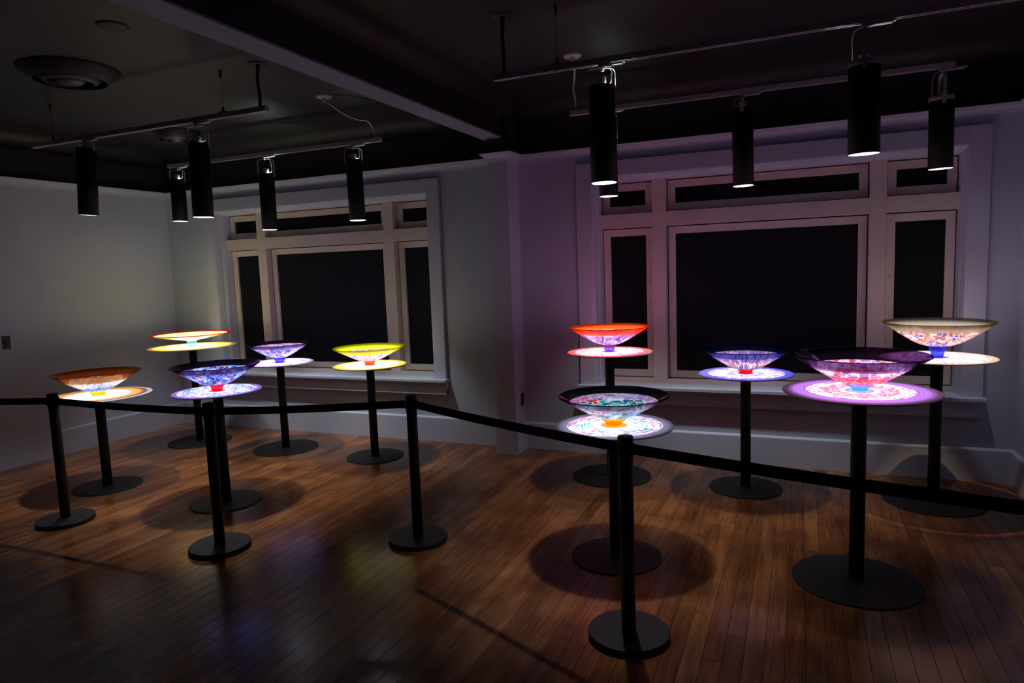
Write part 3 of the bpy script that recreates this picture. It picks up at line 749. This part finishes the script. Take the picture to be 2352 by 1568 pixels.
def bowl(k):
    P = BOWL[k]; x, y = BOWLXY[k]; z = DISC[k][0]
    root = thing('glass_bowl', (x, y, z), P['label'], 'bowl', 'art glass bowls on the white discs')
    R, h, ft, fb, fh, q, pw = [P[i] for i in ('R', 'h', 'ft', 'fb', 'fh', 'q', 'p')]
    th = .0065
    c = (x, y, z)
    r0 = P.get('r0', .29)*R; sh = P.get('sh', 13.0)
    def soft(t): return math.log(1+math.exp(min(t*sh, 60)))/sh
    def zo(r):
        # almost flat floor round the foot, then a flaring cone
        return fh + (h-fh)*(soft((r-r0)/(R-r0))/soft(1.0))**pw*1.0 + .004*min(1, max(0, (r-ft)/r0))*(1-r/R)
    # foot: solid flared knob
    foot = [(0, .0008), (fb-.004, .0008), (fb, .005)]
    foot += [(fb+(ft-fb)*(t**1.6), .005+(fh-.004)*t) for t in [i/6 for i in range(1, 7)]] + [(ft*.8, fh+.003), (0, fh+.003)]
    fo = part('foot', MB().lathe(foot, 48, c), glass_mat('glass_foot_'+k, P['foot'][0], P['foot'][0], P['foot'][1], .04), root)
    # body: two skins, patterned
    nseg = 14
    rs = [ft*.8 + (R*q-ft*.8)*i/nseg for i in range(nseg+1)]
    outer = [(ft*.8, fh+.0035)] + [(r, zo(r)+.0035) for r in rs[1:]]
    inner = [(0, fh+th+.004), (ft*.5, fh+th+.004)] + [(r, zo(r)+th+.004) for r in rs]
    body = MB().lathe(outer, 96, c); body.lathe(inner, 96, c)
    part('body', body, glass_mat('glass_body_'+k, W_, W_, P.get('milk', .13), .04, R, P['pat']), root)
    # rim band
    e = P.get('edge')
    q1 = .90 if e else 1.0
    def band(ra, rb, n, lip):
        rs2 = [ra+(rb-ra)*i/n for i in range(n+1)]
        o = [(r, zo(r)+.0035) for r in rs2]; i_ = [(r, zo(r)+th+.004) for r in rs2]
        if lip:
            zt = zo(rb)
            return o + [(rb+.0022, zt+.0045), (rb+.003, zt+.0065), (rb+.002, zt+.009), (rb-.001, zt+th+.0045)] + list(reversed(i_[:-1]))
        return None, o, i_
    if e:
        _, o, i_ = band(R*q, R*q1, 8, False)
        part('rim_band', MB().lathe(o, 96, c).lathe(i_, 96, c), glass_mat('glass_rim_'+k, *P['rim']), root)
        part('edge_band', MB().lathe(band(R*q1, R, 4, True), 96, c), glass_mat('glass_edge_'+k, *e), root)
    else:
        part('rim_band', MB().lathe(band(R*q, R, 10, True), 96, c), glass_mat('glass_rim_'+k, *P['rim']), root)
for k in BOWL: bowl(k)

# ------------------------------------------------------------------ belt barrier
ST = [(-6.10, -3.03), (-4.882, -2.778), (-3.388, -2.787), (-2.232, -2.280), (-.712, -2.952), (1.16, -3.42)]
STLAB = ['black belt post close to the plain side wall', 'black belt post in front of the brown-orange bowl', 'black belt post in front of the blue mosaic bowl',
         'black belt post standing alone on the floor between the yellow and dark turquoise bowls', 'black belt post right in front of the dark turquoise bowl', 'black belt post beyond the big purple bowl, by the end wall']
BELTLAB = ['black belt running from the brown bowl post to the plain side wall', 'black belt crossing in front of the brown-orange bowl stand', 'black belt crossing in front of the small violet and yellow bowl stands',
           'black belt crossing in front of the pilaster', 'black belt crossing in front of the big purple bowl stand']
HST = .942
for i, (x, y) in enumerate(ST):
    t = thing('belt_stanchion', (x, y, 0), STLAB[i], 'stanchion', 'black belt barrier posts')
    part('base', MB().lathe([(0, 0), (.180, 0), (.186, .004), (.186, .027), (.183, .031), (.176, .032), (.05, .034), (0, .034)], 80, (x, y, 0), smooth=False), M_BLACKM, t)
    part('post', MB().lathe([(0, .033), (.0325, .033), (.0325, .850), (0, .850)], 40, (x, y, 0)), M_BLACKM, t)
    part('belt_cassette', MB().lathe([(.0325, .835), (.0345, .838), (.0345, .925), (.0325, .928), (0, .928)], 40, (x, y, 0)), M_BLACKM, t)
    part('cap', MB().lathe([(.0350, .926), (.0355, .934), (.0335, .940), (.029, .942), (0, .942)], 40, (x, y, 0)), M_BLACKM, t)
    for a in range(4):
        # belt clips at four sides, turned with the run of the belt
        nb = ST[min(i+1, len(ST)-1)] if i < len(ST)-1 else ST[i-1]
        an = math.atan2(nb[1]-y, nb[0]-x) + a*PI/2
        u = Vector((math.cos(an), math.sin(an), 0)); v = Vector((-u.y, u.x, 0))
        mb = MB(); vs = []
        for (d0, z0, wv) in ((.033, .856, .013), (.041, .858, .011)):
            for (sx, sz) in ((-1, 0), (1, 0), (1, 1), (-1, 1)):
                w = Vector((x, y, 0)) + u*d0 + v*sx*wv; vs.append((w.x, w.y, z0 if sz == 0 else .912-(z0-.856)))
        mb.add(vs, [(3,2,1,0), (4,5,6,7), (0,1,5,4), (1,2,6,5), (2,3,7,6), (3,0,4,7)])
        part('belt_clip', mb, M_BLACKM, t)
for i in range(len(ST)-1):
    a, b = Vector((*ST[i], 0)), Vector((*ST[i+1], 0))
    u = (b-a).normalized(); v = Vector((-u.y, u.x, 0)); a = a+u*.0425; b = b-u*.0425
    L = (b-a).length; vs, fs = [], []; n = 24; sag = .006*L
    for k in range(n+1):
        t = k/n; c0 = a.lerp(b, t); zc = .885 - sag*4*t*(1-t)
        tw = .10*math.sin(PI*t)
        for (sv, sz) in ((-1, -1), (1, -1), (1, 1), (-1, 1)):
            w = c0 + v*(sv*.0011 + sz*.024*tw*.3); vs.append((w.x, w.y, zc+sz*.024))
    for k in range(n):
        for q in range(4): fs.append((4*k+q, 4*k+(q+1) % 4, 4*k+4+(q+1) % 4, 4*k+4+q))
    fs += [(3,2,1,0), tuple(4*n+q for q in (0,1,2,3))]
    mid = (a+b)/2
    solo('barrier_belt', MB().add(vs, fs), M_BELT, BELTLAB[i], 'belt', 'black barrier belts', loc=(mid.x, mid.y, .86))

# ------------------------------------------------------------------ ceiling fittings
def diffuser(x, y, r, label):
    t = thing('ceiling_diffuser', (x, y, ZC), label, 'vent', 'round ceiling air diffusers')
    part('outer_cone', MB().lathe([(r, 0), (r, -.006), (r*.985, -.012), (r*.74, -.075), (r*.72, -.078), (r*.71, -.072), (r*.93, -.006)], 72, (x, y, ZC)), M_BLACKM, t)
    part('middle_cone', MB().lathe([(r*.60, -.02), (r*.66, -.045), (r*.47, -.088), (r*.455, -.088), (r*.56, -.02)], 64, (x, y, ZC)), M_VENT, t)
    part('centre_cone', MB().lathe([(r*.30, -.03), (r*.34, -.06), (r*.22, -.092), (0, -.095)], 48, (x, y, ZC)), M_VENT, t)
    for a in range(3):
        an = a*2*PI/3+.4
        part('strut', MB().tube([(x+.05*math.cos(an), y+.05*math.sin(an), ZC-.04), (x+r*.8*math.cos(an), y+r*.8*math.sin(an), ZC-.05)], .006, 8), M_VENT, t)
diffuser(-4.61, -2.60, .31, 'large round dark air diffuser on the ceiling above the brown bowl stand')
diffuser(-5.66, -.82, .22, 'round dark air diffuser on the ceiling between the two tracks')
cp = thing('ceiling_cover_plate', (-3.62, -3.02, ZC), 'small round blank cover plate on the ceiling by the beam', 'plate')
part('plate', MB().lathe([(0, -.010), (.07, -.010), (.085, -.004), (.086, 0)], 48, (-3.62, -3.02, ZC)), M_BLACKP, cp)
part('screw', MB().lathe([(0, -.013), (.006, -.012), (.007, -.010)], 12, (-3.58, -3.02, ZC)), M_VENT, cp)
